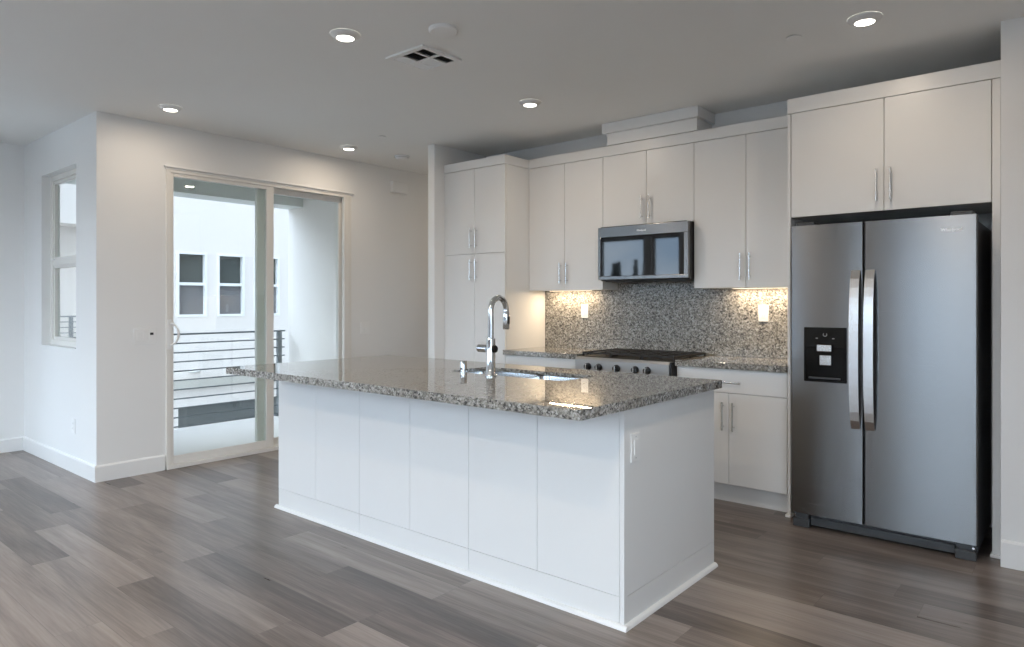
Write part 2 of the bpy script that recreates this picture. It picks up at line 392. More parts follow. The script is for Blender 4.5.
# ------------------------------------------------------------------ door_1 : sliding glass door
bm = bmesh.new()
xo, xi = -5.70, -5.575
box(bm, xo, xi, DY0, DY0+.035, .0, DZ-.035, .002); box(bm, xo, xi, DY1-.03, DY1, .0, DZ-.035, .002); box(bm, -5.615, xi, DY1-.085, DY1-.0305, .0, DZ-.035, .002); box(bm, xo, xi, DY0, DY1, DZ-.035, DZ, .002)
d1 = struct('door_1', bm, 'vinyl')
bm = bmesh.new(); box(bm, xo, -5.565, DY0, DY1, .0, .032, .003); box(bm, -5.64, -5.63, DY0+.036, DY1-.036, .032, .045); obj('threshold', bm, 'vinyl', d1)
def glazed_panel(name, x0, x1, y0, y1, z0, z1, sl, sr, sb, st):
    bm = bmesh.new()
    box(bm, x0, x1, y0, y0+sl, z0, z1, .003); box(bm, x0, x1, y1-sr, y1, z0, z1, .003)
    box(bm, x0, x1, y0+sl, y1-sr, z0, z0+sb, .003); box(bm, x0, x1, y0+sl, y1-sr, z1-st, z1, .003)
    p = obj(name, bm, 'vinyl', d1)
    xm = (x0+x1)/2
    obj('pane', B(xm-.004, xm+.004, y0+sl, y1-sr, z0+sb, z1-st), 'glass', p)
    return p
sp = glazed_panel('sliding_panel', -5.625, -5.585, DY0+.03, 3.318, .034, DZ-.034, .03, .07, .065, .03)
fp = glazed_panel('fixed_panel', -5.685, -5.645, 3.19, DY1-.031, .034, DZ-.034, .085, .07, .065, .05)
# white D pull with its back plate on the sliding panel
bm = bmesh.new()
box(bm, -5.586, -5.572, 2.385, 2.419, .955, 1.195, .004)
pts = [(-5.574, 2.407+.052*math.sin(t)*1.0, 1.075+.085*math.cos(t)) for t in [math.pi*i/16 for i in range(17)]]
pts = [(-5.574 + .03*math.sin(math.pi*i/16), p[1], p[2]) for i, p in enumerate(pts)]
tube(bm, pts, .009, 10)
obj('handle', bm, 'plastic', sp)
# ledge across the head of the door
bm = bmesh.new(); box(bm, -5.589, -5.555, 2.36, 4.178, 2.402, 2.418, .003); box(bm, -5.589, -5.57, 2.37, 4.168, 2.388, 2.402, .002)
struct('trim_1', bm, 'trim')

# ------------------------------------------------------------------ balcony and what stands beyond it
struct('floor_balcony', B(-7.42, -5.74, 2.01, 4.75, -.2, -.02), 'concrete')
struct('wall_balcony', B(-7.42, -5.742, 4.60, 4.75, -.019, 2.76), 'stucco')
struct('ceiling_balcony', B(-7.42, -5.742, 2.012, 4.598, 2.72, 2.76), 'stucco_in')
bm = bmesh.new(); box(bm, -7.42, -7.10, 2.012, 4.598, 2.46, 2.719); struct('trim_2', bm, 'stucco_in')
struct('wall_sky_block', B(-7.48, 1.75, -2.35, 12.0, CE+.16, 12.0), 'stucco')  # unseen upper storeys, height and length set to keep sky off the facade
struct('wall_outer', B(-7.42, -5.742, 4.752, 8.1, -3.2, CE+.159), 'stucco')
struct('ground_outside', B(-60, 60, -26, 60, -3.6, -3.3), 'ground')
struct('water_outside', B(-160, 160, -150, -26.01, -3.8, -3.5), 'water')
bm = bmesh.new(); rh = random.Random(3); top = []
for k in range(81): top.append((-160+4*k, 8.2 + 1.6*math.sin(k*.31) + 1.2*math.sin(k*.83+1) + rh.uniform(-.4, .4)))
prism(bm, [(-160, -3.6)] + top + [(160, -3.6)], 'y', -160, -150.5); struct('hill_outside', bm, 'hills')
def tree(x, y, h, r, label):
    t = thing('tree', label, 'tree', (x, y, -3.3), 'trees by the water behind the camera')
    bm = bmesh.new(); tube(bm, [(x, y, -3.3), (x+.1, y, -3.3+h*.25), (x, y+.1, -3.3+h*.55)], [.22, .17, .1], 10); obj('trunk', bm, 'bark', t)
    bm = bmesh.new(); rt = random.Random(int(x*10))
    for k in range(24):
        f = k/23; c = Vector((x + rt.uniform(-.5, .5)*r*(1-f), y + rt.uniform(-.5, .5)*r*(1-f), -3.3 + h*(.34+.58*f)))
        rr = r*(.98-.62*f)*rt.uniform(.8, 1.1)
        q = bmesh.ops.create_icosphere(bm, subdivisions=2, radius=rr)
        for v in q['verts']:
            n_ = v.co.normalized(); v.co = c + v.co*(1 + .22*math.sin(n_.x*9+k)*math.sin(n_.y*8+2*k)*math.sin(n_.z*7)) * rt.uniform(.93, 1.07)
    obj('crown', bm, 'foliage', t)
for x, y, h, r, l in ((-21.7, -24, 9.0, .62, 'tallest dark tree'), (-20.75, -25.2, 7.5, .42, 'dark slender tree'), (-20.05, -23.6, 7.3, .40, 'dark narrow tree'), (-19.45, -24.9, 7.6, .36, 'dark pointed tree'), (-18.35, -24, 7.2, .45, 'small dark thin tree')):
    tree(x, y, h, r, l + ' by the water, mirrored in the microwave door')

t = thing('balcony_railing', 'dark grey horizontal bar railing along the balcony outside the sliding door', 'railing', (-7.36, 2.1, -.02))
X_R = -7.39
bm = bmesh.new(); box(bm, X_R-.02, X_R+.02, 2.02, 4.53, .982, 1.0, .002); obj('top_rail', bm, 'rail', t)
for k in range(10):
    z = .893 - .0985*k
    bm = bmesh.new(); cyl(bm, (X_R, 2.02, z), (X_R, 4.53, z), .0075, n=10); obj('bar', bm, 'rail', t)
for y in (2.08, 4.46):
    bm = bmesh.new(); box(bm, X_R-.022, X_R+.022, y-.025, y+.025, -.02, .981, .002); box(bm, X_R-.05, X_R+.05, y-.06, y+.06, -.02, -.008, .002); obj('post', bm, 'rail', t)

def facade():
    b = thing('apartment_building', 'white stucco building with narrow windows beyond the balcony', 'building', (-14.0, 5, -3.3))
    FX = -14.0
    holes = [(6.166, 6.789, 1.04, 2.37), (7.002, 7.615, 1.04, 2.37), (7.838, 8.46, 1.04, 2.37)]
    Y0, Y1, ZB, ZT = -3.0, 14.0, -3.3, 4.3
    lg = (1.0, 4.75, -.1, 2.76); gd = (6.2, 11.0, -1.22, -.80)
    rects = holes + [lg, gd]
    ys = sorted({Y0, Y1, *[v for r in rects for v in r[:2]]}); zs = sorted({ZB, ZT, *[v for r in rects for v in r[2:]]})
    bm = bmesh.new()
    for y0, y1 in zip(ys, ys[1:]):
        run = None
        for z0, z1 in zip(zs, zs[1:]):
            cy, cz = (y0+y1)/2, (z0+z1)/2
            inside = any(r[0] < cy < r[1] and r[2] < cz < r[3] for r in rects)
            if inside:
                if run is not None: box(bm, FX-.2, FX, y0, y1, run, z0); run = None
            elif run is None: run = z0
        if run is not None: box(bm, FX-.2, FX, y0, y1, run, ZT)
    obj('wall', bm, 'stucco', b)
    bm = bmesh.new(); box(bm, FX-.75, FX-.6, lg[0]-.2, lg[1]+.2, lg[2]-.2, lg[3]+.2)
    box(bm, FX-.6, FX-.201, lg[0]-.2, lg[0], lg[2], lg[3]); box(bm, FX-.6, FX-.201, lg[1], lg[1]+.2, lg[2], lg[3])
    box(bm, FX-.6, FX-.201, lg[0]-.2, lg[1]+.2, lg[2]-.2, lg[2]); box(bm, FX-.6, FX-.201, lg[0]-.2, lg[1]+.2, lg[3], lg[3]+.2)
    obj('balcony_recess', bm, 'stucco', b)
    for y0, y1, z0, z1 in holes:
        f = .05; zm = 1.715
        bm = bmesh.new()
        box(bm, FX-.12, FX+.02, y0, y0+f, z0, z1, .004); box(bm, FX-.12, FX+.02, y1-f, y1, z0, z1, .004)
        box(bm, FX-.12, FX+.02, y0+f, y1-f, z0, z0+f, .004); box(bm, FX-.12, FX+.02, y0+f, y1-f, z1-f, z1, .004)
        box(bm, FX-.11, FX+.0, y0+f, y1-f, zm-.03, zm+.03, .004)
        fr = obj('window', bm, 'trim', b)
        obj('pane', B(FX-.10, FX-.09, y0+f, y1-f, z0+f, z1-f), 'farpane', fr)
        obj('insect_screen', B(FX-.075, FX-.07, y0+f, y1-f, z0+f, zm-.03), 'screen', fr)
    obj('ledge', B(FX, FX+.12, 4.8, Y1, -.42, -.23, .01), 'beige', b)
    obj('added_sky_block', B(-14.2, -10.2, -5.5, -3.05, ZB, ZT), 'stucco', b)  # unseen block added to cut sky light on the facade and balcony
    obj('garage_opening', B(FX-.2, FX-.12, gd[0], gd[1], gd[2], gd[3]), 'greygreen', b)
facade()
bm = bmesh.new()
for i in range(7):
    pass
prof = [(0, .055), (.05, .05), (.10, .03), (.125, 0)]
rings = []
for r, h in prof:
    rings.append([bm.verts.new((-13.998+h*1.6, 6.53 + (r*1.05)*math.cos(a), -.07 + r*.38*math.sin(a))) for a in [2*math.pi*k/24 for k in range(24)]] if r else [bm.verts.new((-13.998+h*1.6, 6.53, -.07))])
for P, Q in zip(rings, rings[1:]):
    for k in range(24):
        f = bm.faces.new((P[0], Q[k], Q[(k+1)%24])) if len(P) == 1 else bm.faces.new((P[k], Q[k], Q[(k+1)%24], P[(k+1)%24])); f.smooth = True
bm.faces.new(rings[-1])
tag(obj('wall_lamp', bm, 'vinyl', base=(-13.998, 6.53, -.07)), 'small oval wall light on the white building outside, under its windows', 'lamp')
t = thing('balcony_railing', 'grey bar railing of the far balcony seen through the narrow window', 'railing', (-13.94, 2.9, -.1))
bm = bmesh.new(); box(bm, -13.96, -13.92, 1.02, 4.73, 1.07, 1.095, .002); obj('top_rail', bm, 'rail', t)
for k in range(11):
    z = .985 - .098*k
    bm = bmesh.new(); cyl(bm, (-13.94, 1.02, z), (-13.94, 4.73, z), .008, n=8); obj('bar', bm, 'rail', t)
for y in (1.1, 2.7, 4.28):
    obj('post', B(-13.965, -13.915, y-.03, y+.03, -.1, 1.069, .002), 'rail', t)

# ------------------------------------------------------------------ cabinet helpers
def bar_pull(parent, x, y, z0, z1, vertical=True, x1=None, m='nickel'):
    """y is the door face; the bar stands 3 cm in front of it"""
    bm = bmesh.new(); yb = y-.030; r = .006
    if vertical:
        cyl(bm, (x, yb, z0), (x, yb, z1), r, n=14)
        for z in (z0+.024, z1-.024): cyl(bm, (x, y-.0002, z), (x, yb, z), .0045, n=10)
    else:
        cyl(bm, (x, yb, z0), (x1, yb, z0), r, n=14)
        for xx in (x+.024, x1-.024): cyl(bm, (xx, y-.0002, z0), (xx, yb, z0), .0045, n=10)
    return obj('handle', bm, m, parent)
def door(parent, x0, x1, y, z0, z1, hx=None, hz=None, name='door', t=.019, m='cab'):
    d = obj(name, B(x0, x1, y, y+t, z0, z1, .0015), m, parent)
    if hx is not None: bar_pull(d, hx, y, *hz)
    return d
G = .0017   # half gap between doors

# ------------------------------------------------------------------ pantry
YF = 4.33; YU = 4.65; ZB = 1.432; ZT = 2.49; ZC = 2.568
t = thing('pantry_cabinet', 'tall white pantry cabinet with four flat doors beside the wall end', 'cabinet', (-4.08, 4.62, 0))
bm = bmesh.new(); box(bm, -4.436, -3.714, YF+.021, 4.898, .10, ZT); box(bm, -4.436, -3.714, YF+.09, 4.898, 0, .0995)
obj('carcass', bm, 'cab', t)
obj('filler', B(-4.438, -4.414, YF+.002, YF+.0205, .10, ZT, .001), 'cab', t)
obj('crown', B(-4.438, -3.7115, YF-.004, 4.648, ZT+.003, ZC, .002), 'cab', t)
xa, xm, xb = -4.412, -4.066, -3.716
door(t, xa, xm-G, YF, 1.752, ZT, xm-.032, (1.80, 1.975)); door(t, xm+G, xb, YF, 1.752, ZT, xm+.032, (1.80, 1.975))
door(t, xa, xm-G, YF, .135, 1.748, xm-.032, (1.525, 1.70)); door(t, xm+G, xb, YF, .135, 1.748, xm+.032, (1.525, 1.70))

# ------------------------------------------------------------------ wall cabinets
def wall_cabinet(label, x0, x1, zb, hz, filler=0):
    t = thing('wall_cabinet', label, 'cabinet', ((x0+x1)/2, 4.78, zb), 'white wall cabinets above the counter')
    obj('carcass', B(x0+.0005, x1-.0005, YU+.021, 4.899, zb, ZT), 'cab', t)
    xm = (x0+x1)/2
    door(t, x0+G, xm-G, YU, zb-.001, ZT, xm-.033, hz); door(t, xm+G, x1-G, YU, zb-.001, ZT, xm+.033, hz)
    return t
XA, XB, XC_, XD = -3.712, -2.956, -2.178, -1.412
wall_cabinet('white two-door wall cabinet between the tall pantry and the microwave', XA, XB, ZB, (1.488, 1.66))
wall_cabinet('short white two-door wall cabinet directly above the microwave', XB, XC_, 1.923, (1.965, 2.145))
wall_cabinet('white two-door wall cabinet between the microwave and the refrigerator', XC_, XD, ZB, (1.485, 1.668))
bm = bmesh.new(); box(bm, XA+.002, XD-.001, YU-.004, 4.70, ZT+.003, ZC+.004, .002)
tag(obj('crown_board', bm, 'cab', base=(-2.5, YU, ZT)), 'flat white crown board running along the tops of the wall cabinets', 'trim board')
t = thing('duct_cover', 'white boxed duct cover rising from the cabinet tops to the ceiling', 'duct cover', (-2.53, 4.76, ZT))
obj('body', B(-2.908, -2.148, 4.635, 4.898, ZT+.085, 2.664, .002), 'trim', t)
obj('cap', B(-2.935, -2.125, 4.60, 4.898, 2.665, CE-.001, .002), 'trim', t)

# ------------------------------------------------------------------ refrigerator surround
PX0, PX1 = -1.410, -.3345
t = thing('refrigerator_cabinet', 'white cabinet with two doors and tall side panels surrounding the refrigerator', 'cabinet', (-.87, 4.62, 0))
for a, b in ((PX0, PX0+.018), (-.3705, PX1)):
    obj('side_panel', B(a, b, YF, 4.898, 0, ZT, .0015), 'cab', t)
obj('shoe_molding', B(PX0-.012, PX0+.026, YF-.013, YF+.045, .0, .018, .005), 'trim', t)
obj('shoe_molding', B(-.379, -.332, YF-.013, YF+.045, .0, .018, .005), 'trim', t)
obj('carcass', B(PX0+.019, -.3715, YF+.021, 4.897, 1.853, ZT), 'cab', t)
obj('crown', B(PX0-.001, PX1+.001, YF-.004, 4.898, ZT+.003, 2.582, .002), 'cab', t)
xm = -.875
door(t, -1.387, xm-G, YF, 1.851, ZT, xm-.036, (1.905, 2.088)); door(t, xm+G, -.374, YF, 1.851, ZT, xm+.036, (1.905, 2.088))

# ------------------------------------------------------------------ base cabinets
def base_cabinet(label, x0, x1, split):
    t = thing('base_cabinet', label, 'cabinet', ((x0+x1)/2, 4.62, 0), 'white base cabinets under the back counter')
    bm = bmesh.new(); box(bm, x0+.0005, x1-.0005, YF+.021, 4.898, .131, .892)
    obj('carcass', bm, 'cab', t)
    obj('toe_kick', B(x0+.0005, x1-.0005, YF+.09, YF+.105, 0, .131), 'cab', t)
    d = obj('drawer', B(x0+G, x1-G, YF, YF+.019, .736, .890, .0015), 'cab', t)
    bar_pull(d, split-.088, YF, .806, 0, False, split+.088)
    door(t, x0+G, split-G, YF, .137, .732, split-.035, (.49, .675)); door(t, split+G, x1-G, YF, .137, .732, split+.035, (.49, .675))
base_cabinet('white base cabinet with one drawer over two doors beside the refrigerator', -2.155, -1.412, -1.785)
base_cabinet('white base cabinet between the tall pantry and the range, behind the island', -3.712, -2.962, -3.337)
tag(obj('countertop', B(-2.153, -1.4105, YF-.03, 4.878, .8935, .933, .0006), 'granite', base=(-1.79, 4.6, .8935)), 'short speckled granite countertop between the range and the refrigerator', 'countertop', 'granite counters along the wall')
tag(obj('countertop', B(-3.7125, -2.964, YF-.03, 4.878, .8935, .933, .0006), 'granite', base=(-3.34, 4.6, .8935)), 'short speckled granite countertop between the pantry and the range', 'countertop', 'granite counters along the wall')
tag(obj('backsplash', B(-3.7125, -1.4105, 4.8795, 4.8995, .9335, 1.80, .001), 'granite_wall', base=(-2.56, 4.89, .9335)), 'full-height speckled granite backsplash behind the range', 'backsplash')

# under-cabinet strip lights
def strip(label, x0, x1):
    t = thing('under_cabinet_light', label, 'lamp', ((x0+x1)/2, 4.80, ZB), 'strip lights under the wall cabinets')
    obj('housing', B(x0-.01, x1+.01, 4.78, 4.83, ZB-.004, ZB-.0003, .001), 'plastic', t)
    obj('lens', B(x0, x1, 4.793, 4.817, ZB-.0048, ZB-.0041), 'undercab', t)
    lamp('strip_glow', 'AREA', ((x0+x1)/2, 4.805, ZB-.0055), (0, 0, 0), t, shape='RECTANGLE', size=x1-x0, size_y=.022, energy=3.3, color=(1, .76, .5))
strip('strip light under the wall cabinet beside the pantry', -3.60, -3.17)
strip('strip light under the wall cabinet beside the refrigerator', -1.95, -1.50)

# outlets / switches -------------------------------------------------
def duplex(label, c, axis, group='white outlet plates', kind='duplex'):
    """axis 'y': plate faces -Y at y=c[1]; 'x': plate faces +X at x=c[0]"""
    t = thing('outlet' if kind == 'duplex' else 'light_switch', label, 'outlet' if kind == 'duplex' else 'switch', c, group)
    def bx(u0, u1, d0, d1, z0, z1, bev):
        return B(c[0]+u0, c[0]+u1, c[1]-d1, c[1]-d0, c[2]+z0, c[2]+z1, bev) if axis == 'y' else B(c[0]+d0, c[0]+d1, c[1]+u0, c[1]+u1, c[2]+z0, c[2]+z1, bev)
    obj('plate', bx(-.036, .036, .0003, .006, -.059, .059, .0025), 'plastic', t)
    if kind == 'duplex':
        for z in (-.02, .02):
            s = obj('socket', bx(-.016, .016, .006, .0085, z-.014, z+.014, .002), 'plastic', t)
            bm = bmesh.new()
            for u in (-.0065, .0065):
                q = bx(u-.0012, u+.0012, .0084, .0089, z-.003, z+.007, 0)
                me = bpy.data.meshes.new('x'); q.to_mesh(me); q.free(); bm.from_mesh(me); bpy.data.meshes.remove(me)
            obj('slots', bm, 'plastic_sh', s)
    else:
        obj('rocker', bx(-.0165, .0165, .006, .010, -.033, .033, .002), 'plastic', t)
        obj('screw', bx(-.003, .003, .006, .0068, .041, .047, .0005), 'plastic_sh', t); obj('screw', bx(-.003, .003, .006, .0068, -.047, -.041, .0005), 'plastic_sh', t)
    return t
duplex('white outlet on the granite backsplash between pantry and range', (-3.283, 4.8793, 1.253), 'y')
duplex('white outlet on the granite backsplash beside the refrigerator', (-1.755, 4.8793, 1.251), 'y')
duplex('white outlet low on the wall below the narrow window', (-6.06, 1.8818, .362), 'y')
# triple switch plate beside the sliding door
c = (-5.5898, 2.222, 1.067)
t = thing('light_switch', 'wide white switch plate with a small dark display beside the sliding door', 'switch', c)
obj('plate', B(c[0], c[0]+.006, c[1]-.083, c[1]+.083, c[2]-.06, c[2]+.06, .0025), 'plastic', t)
for k, y in enumerate((-.046, 0, .046)):
    obj('rocker', B(c[0]+.006, c[0]+.010, c[1]+y-.0165, c[1]+y+.0165, c[2]-.033, c[2]+.033, .002), 'plastic', t)
obj('display', B(c[0]+.010, c[0]+.0108, c[1]+.033, c[1]+.059, c[2]+.008, c[2]+.026, .0003), 'dark', t)
c = (-5.5898, 4.333, 1.073)
t = thing('light_switch', 'white double rocker switch plate on the hallway side of the sliding door', 'switch', c)
obj('plate', B(c[0], c[0]+.006, c[1]-.058, c[1]+.058, c[2]-.059, c[2]+.059, .0025), 'plastic', t)
for y in (-.023, .023): obj('rocker', B(c[0]+.006, c[0]+.010, c[1]+y-.0165, c[1]+y+.0165, c[2]-.033, c[2]+.033, .002), 'plastic', t)
# chime box
t = thing('door_chime', 'white box chime high on the wall past the sliding door', 'chime', (-5.5898, 4.765, 2.545))
obj('cover', B(-5.5898, -5.545, 4.665, 4.872, 2.487, 2.602, .006), 'plastic', t)
obj('base_plate', B(-5.5897, -5.583, 4.66, 4.877, 2.482, 2.607, .002), 'plastic', t)

# ------------------------------------------------------------------ island
IX0, IX1, IY0, IY1, IZ = -4.0, -1.43, 2.41, 3.285, .895
t = thing('kitchen_island', 'white panelled kitchen island standing on the wood plank floor', 'island', (-2.72, 2.85, 0))
bm = bmesh.new()                                          # hollow carcass leaving room for the sink
box(bm, IX0+.019, IX1-.019, IY0+.019, IY0+.04, 0, IZ-.001); box(bm, IX0+.019, IX1-.019, IY1-.09, IY1-.02, .0, IZ-.001)
box(bm, IX0+.019, IX0+.04, IY0+.04, IY1-.09, 0, IZ-.001); box(bm, IX1-.04, IX1-.019, IY0+.04, IY1-.09, 0, IZ-.001)
box(bm, IX0+.04, IX1-.04, IY0+.04, IY1-.09, .1, .12)
obj('carcass', bm, 'cabbody', t)
xs = [IX0, -3.583, -3.156, -2.729, -2.302, -1.878, -1.452]
g = .0011
for a, b in zip(xs, xs[1:]): obj('panel', B(a+(g if a != IX0 else 0), b-g, IY0, IY0+.018, .1265, IZ-.001, .0008), 'cab', t)
for a, b in ((xs[0], xs[2]), (xs[2], xs[4]), (xs[4], xs[6])): obj('base_board', B(a+g, b-g, IY0, IY0+.018, 0, .1245, .0008), 'cab', t)
obj('corner_stile', B(xs[6]+g, IX1, IY0-.001, IY0+.018, 0, IZ-.001, .0008), 'cab', t)
obj('end_panel', B(IX1-.018, IX1-.0005, IY0+.0185, IY1, .1275, IZ-.001, .0008), 'cab', t)
obj('end_base_board', B(IX1-.018, IX1-.0005, IY0+.0185, IY1, 0, .1255, .0008), 'cab', t)
obj('end_panel', B(IX0, IX0+.018, IY0+.0185, IY1, 0, IZ-.001, .0008), 'cab', t)
qr = [(0, 0)] + [(.019*math.cos(a), .019*math.sin(a)) for a in [math.pi/2*k/6 for k in range(7)]]
bm = bmesh.new(); prism(bm, [(IY0-.001-u, v) for u, v in qr], 'x', IX0-.019, IX1+.019)
obj('shoe_molding', bm, 'trim', t)
bm = bmesh.new(); prism(bm, [(IX1+u, v) for u, v in qr], 'y', IY0-.001, IY1+.005)
obj('shoe_molding', bm, 'trim', t)
bm = bmesh.new(); prism(bm, [(IX0-u, v) for u, v in qr], 'y', IY0-.001, IY1)
obj('shoe_molding', bm, 'trim', t)
xb = [IX0+.02, -3.36, -2.85, -1.95, IX1-.02]
for a, b in zip(xb, xb[1:]):                              # doors on the kitchen side
    m_ = (a+b)/2
    for u, v in ((a, m_), (m_, b)):
        d = obj('door', B(u+G, v-G, IY1-.019, IY1, .137, .88, .0015), 'cab', t)
# island countertop with the sink cut-out (rounded corners)
CX0, CX1, CY0, CY1, CZ0, CZ1 = -3.995, -1.401, 2.052, 3.318, .896, .935
SX0, SX1, SY0, SY1 = -2.79, -1.99, 2.755, 3.085
def rrect(x0, x1, y0, y1, r, n=6):
    pts = []
    for cx, cy, a0 in ((x1-r, y1-r, 0), (x0+r, y1-r, 90), (x0+r, y0+r, 180), (x1-r, y0+r, 270)):
        for k in range(n+1):
            a = R(a0 + 90*k/n); pts.append((cx+r*math.cos(a), cy+r*math.sin(a)))
    return pts
def slab_with_hole(outer, inner, z0, z1, zi=None):
    """ring between an outer rounded rectangle and an inner loop with equal vertex counts"""
    bm = bmesh.new(); n = len(outer)
    V = {}
    for key, loop, z in (('ot', outer, z1), ('ob', outer, z0), ('it', inner, z1), ('ib', inner, z0 if zi is None else zi)):
        V[key] = [bm.verts.new((x, y, z)) for x, y in loop]
    for i in range(n):
        j = (i+1) % n
        bm.faces.new((V['ot'][i], V['ot'][j], V['it'][j], V['it'][i])); bm.faces.new((V['ob'][j], V['ob'][i], V['ib'][i], V['ib'][j]))
        bm.faces.new((V['ob'][i], V['ob'][j], V['ot'][j], V['ot'][i])); bm.faces.new((V['it'][i], V['it'][j], V['ib'][j], V['ib'][i]))
    return bm
bm = slab_with_hole(rrect(CX0, CX1, CY0, CY1, .006), rrect(SX0, SX1, SY0, SY1, .05), CZ0, CZ1, CZ1-.019)
tag(obj('countertop', bm, 'granite', base=(-2.7, 2.68, CZ0)), 'large speckled granite countertop overhanging the white island', 'countertop')
# sink: two bowls under one rim
t = thing('sink', 'stainless steel undermount sink set into the island countertop', 'sink', (-2.39, 2.92, .68))
def bowl(x0, x1):
    bm = bmesh.new(); n = 6
    top = rrect(x0, x1, SY0-.006, SY1+.006, .05, n); bot = rrect(x0+.02, x1-.02, SY0+.014, SY1-.014, .05, n)
    ztop, zbot = .9105, .70
    loops = [[bm.verts.new((x, y, z)) for x, y in l] for l, z in ((top, ztop), (bot, zbot+.012), (rrect(x0+.035, x1-.035, SY0+.03, SY1-.03, .04, n), zbot))]
    outl = [[bm.verts.new((x, y, z)) for x, y in l] for l, z in ((rrect(x0-.002, x1+.002, SY0-.008, SY1+.008, .05, n), ztop), (rrect(x0+.018, x1-.018, SY0+.012, SY1-.012, .05, n), zbot-.002))]
    k = len(top)
    for P, Q in ((loops[0], loops[1]), (loops[1], loops[2]), (outl[0], outl[1]), (loops[0], outl[0])):
        for i in range(k):
            f = bm.faces.new((P[i], P[(i+1)%k], Q[(i+1)%k], Q[i])); f.smooth = True
    bm.faces.new(loops[2]); bm.faces.new(outl[1][::-1])
    o = obj('bowl', bm, 'sinksteel', t)
    bm = bmesh.new(); lathe(bm, ((x0+x1)/2, (SY0+SY1)/2, zbot), [(0, .002), (.03, .002), (.042, .004), (.045, .0005)], 24)
    obj('drain', bm, 'chrome', o)
bowl(SX0-.004, -2.37); bowl(-2.36, SX1+.004)
bm = slab_with_hole(rrect(SX0-.012, SX1+.012, SY0-.012, SY1+.012, .05), rrect(SX0-.005, SX1+.005, SY0-.007, SY1+.007, .05), .9095, .9115)
obj('rim', bm, 'sinksteel', t)
# faucet
fx, fy, fz = -2.405, 2.688, CZ1+.0003
t = thing('faucet', 'tall chrome gooseneck faucet standing behind the island sink', 'faucet', (fx, fy, fz))
bm = bmesh.new(); lathe(bm, (fx, fy, fz), [(0, 0), (.031, 0), (.031, .005), (.0265, .009), (.0245, .012), (.0245, .175), (.0235, .20), (.019, .205), (0, .205)], 32)
obj('body', bm, 'chrome', t)
Rr = .067; zt = fz+.350; dirx, diry = -.06, .9982
pts = [(fx, fy, fz+.203), (fx, fy, fz+.26)] + [(fx+dirx*(Rr-Rr*math.cos(a)), fy+diry*(Rr-Rr*math.cos(a)), zt+Rr*math.sin(a)) for a in [math.pi*k/18 for k in range(19)]]
bm = bmesh.new(); tube(bm, pts, .0155, 18); obj('spout', bm, 'chrome', t)
ex, ey = fx+dirx*2*Rr, fy+diry*2*Rr
bm = bmesh.new(); tube(bm, [(ex, ey, zt+.001), (ex, ey, zt-.012), (ex, ey, zt-.02), (ex, ey, zt-.10), (ex, ey, zt-.104)], [.0155, .0165, .0185, .0185, .016], 20)
s = obj('spray_head', bm, 'chrome', t)
obj('spray_button', B(ex+.0165, ex+.0215, ey-.008, ey+.008, zt-.075, zt-.035, .002), 'dark', s)
bm = bmesh.new(); zl = fz+.147
cyl(bm, (fx-.023, fy, zl), (fx-.085, fy, zl), .0205, n=26)
cyl(bm, (fx-.085, fy, zl), (fx-.088, fy, zl), .0205, .0175, n=26)
h = obj('lever', bm, 'chrome', t)
bm = bmesh.new(); cyl(bm, (fx+.0235, fy, zl), (fx+.034, fy, zl), .0205, .019, n=26); obj('valve_cap', bm, 'dark', t)
# cylinder beside the faucet
t = thing('air_gap', 'short chrome cylinder beside the faucet on the island countertop', 'air gap cap', (-2.683, 2.768, fz))
bm = bmesh.new(); lathe(bm, (-2.683, 2.768, fz), [(0, 0), (.0225, 0), (.0225, .004), (.0195, .006), (.0195, .06), (.0175, .064), (0, .064)], 28); obj('cap', bm, 'chrome', t)
bm = bmesh.new(); cyl(bm, (-2.683, 2.768-.0193, fz+.02), (-2.683, 2.768-.0203, fz+.02), .005, n=12); obj('vent_hole', bm, 'dark', t)
# switch on the island end panel
duplex('white switch plate on the end panel of the island', (IX1-.0003, 2.494, .727), 'x', None, 'rocker')

# ------------------------------------------------------------------ microwave
t = thing('microwave', 'stainless over-the-range microwave with a black glass door', 'microwave', (-2.56, 4.72, 1.5))
mx0, mx1, my = -2.945, -2.181, 4.56
bm = bmesh.new(); box(bm, mx0+.008, mx1-.0025, my+.03, 4.878, 1.497, 1.918, .004)
obj('body', bm, 'dark', t)
bm = bmesh.new()
wz0, wz1, wx0, wx1 = 1.532, 1.836, -2.922, -2.214
box(bm, mx0, mx1, my, my+.029, wz1, 1.915, .003); box(bm, mx0, mx1, my, my+.029, 1.505, wz0, .003)
box(bm, mx0, wx0, my, my+.029, wz0, wz1, .002); box(bm, wx1, mx1, my, my+.029, wz0, wz1, .002)
dr = obj('door', bm, 'steel', t)
obj('door_glass', B(wx0, wx1, my+.0015, my+.02, wz0, wz1, .001), 'blackglass', dr)
bm = bmesh.new(); box(bm, mx0+.03, mx1-.03, my+.06, 4.80, 1.490, 1.4965, .002)
for k in range(2): box(bm, -2.88+.38*k, -2.62+.38*k, my+.10, my+.25, 1.486, 1.490, .001)
obj('bottom_filter', bm, 'charcoal', t)
obj('top_vent', B(mx0+.02, mx1-.02, my+.012, my+.03, 1.9152, 1.921, .001), 'charcoal', t)
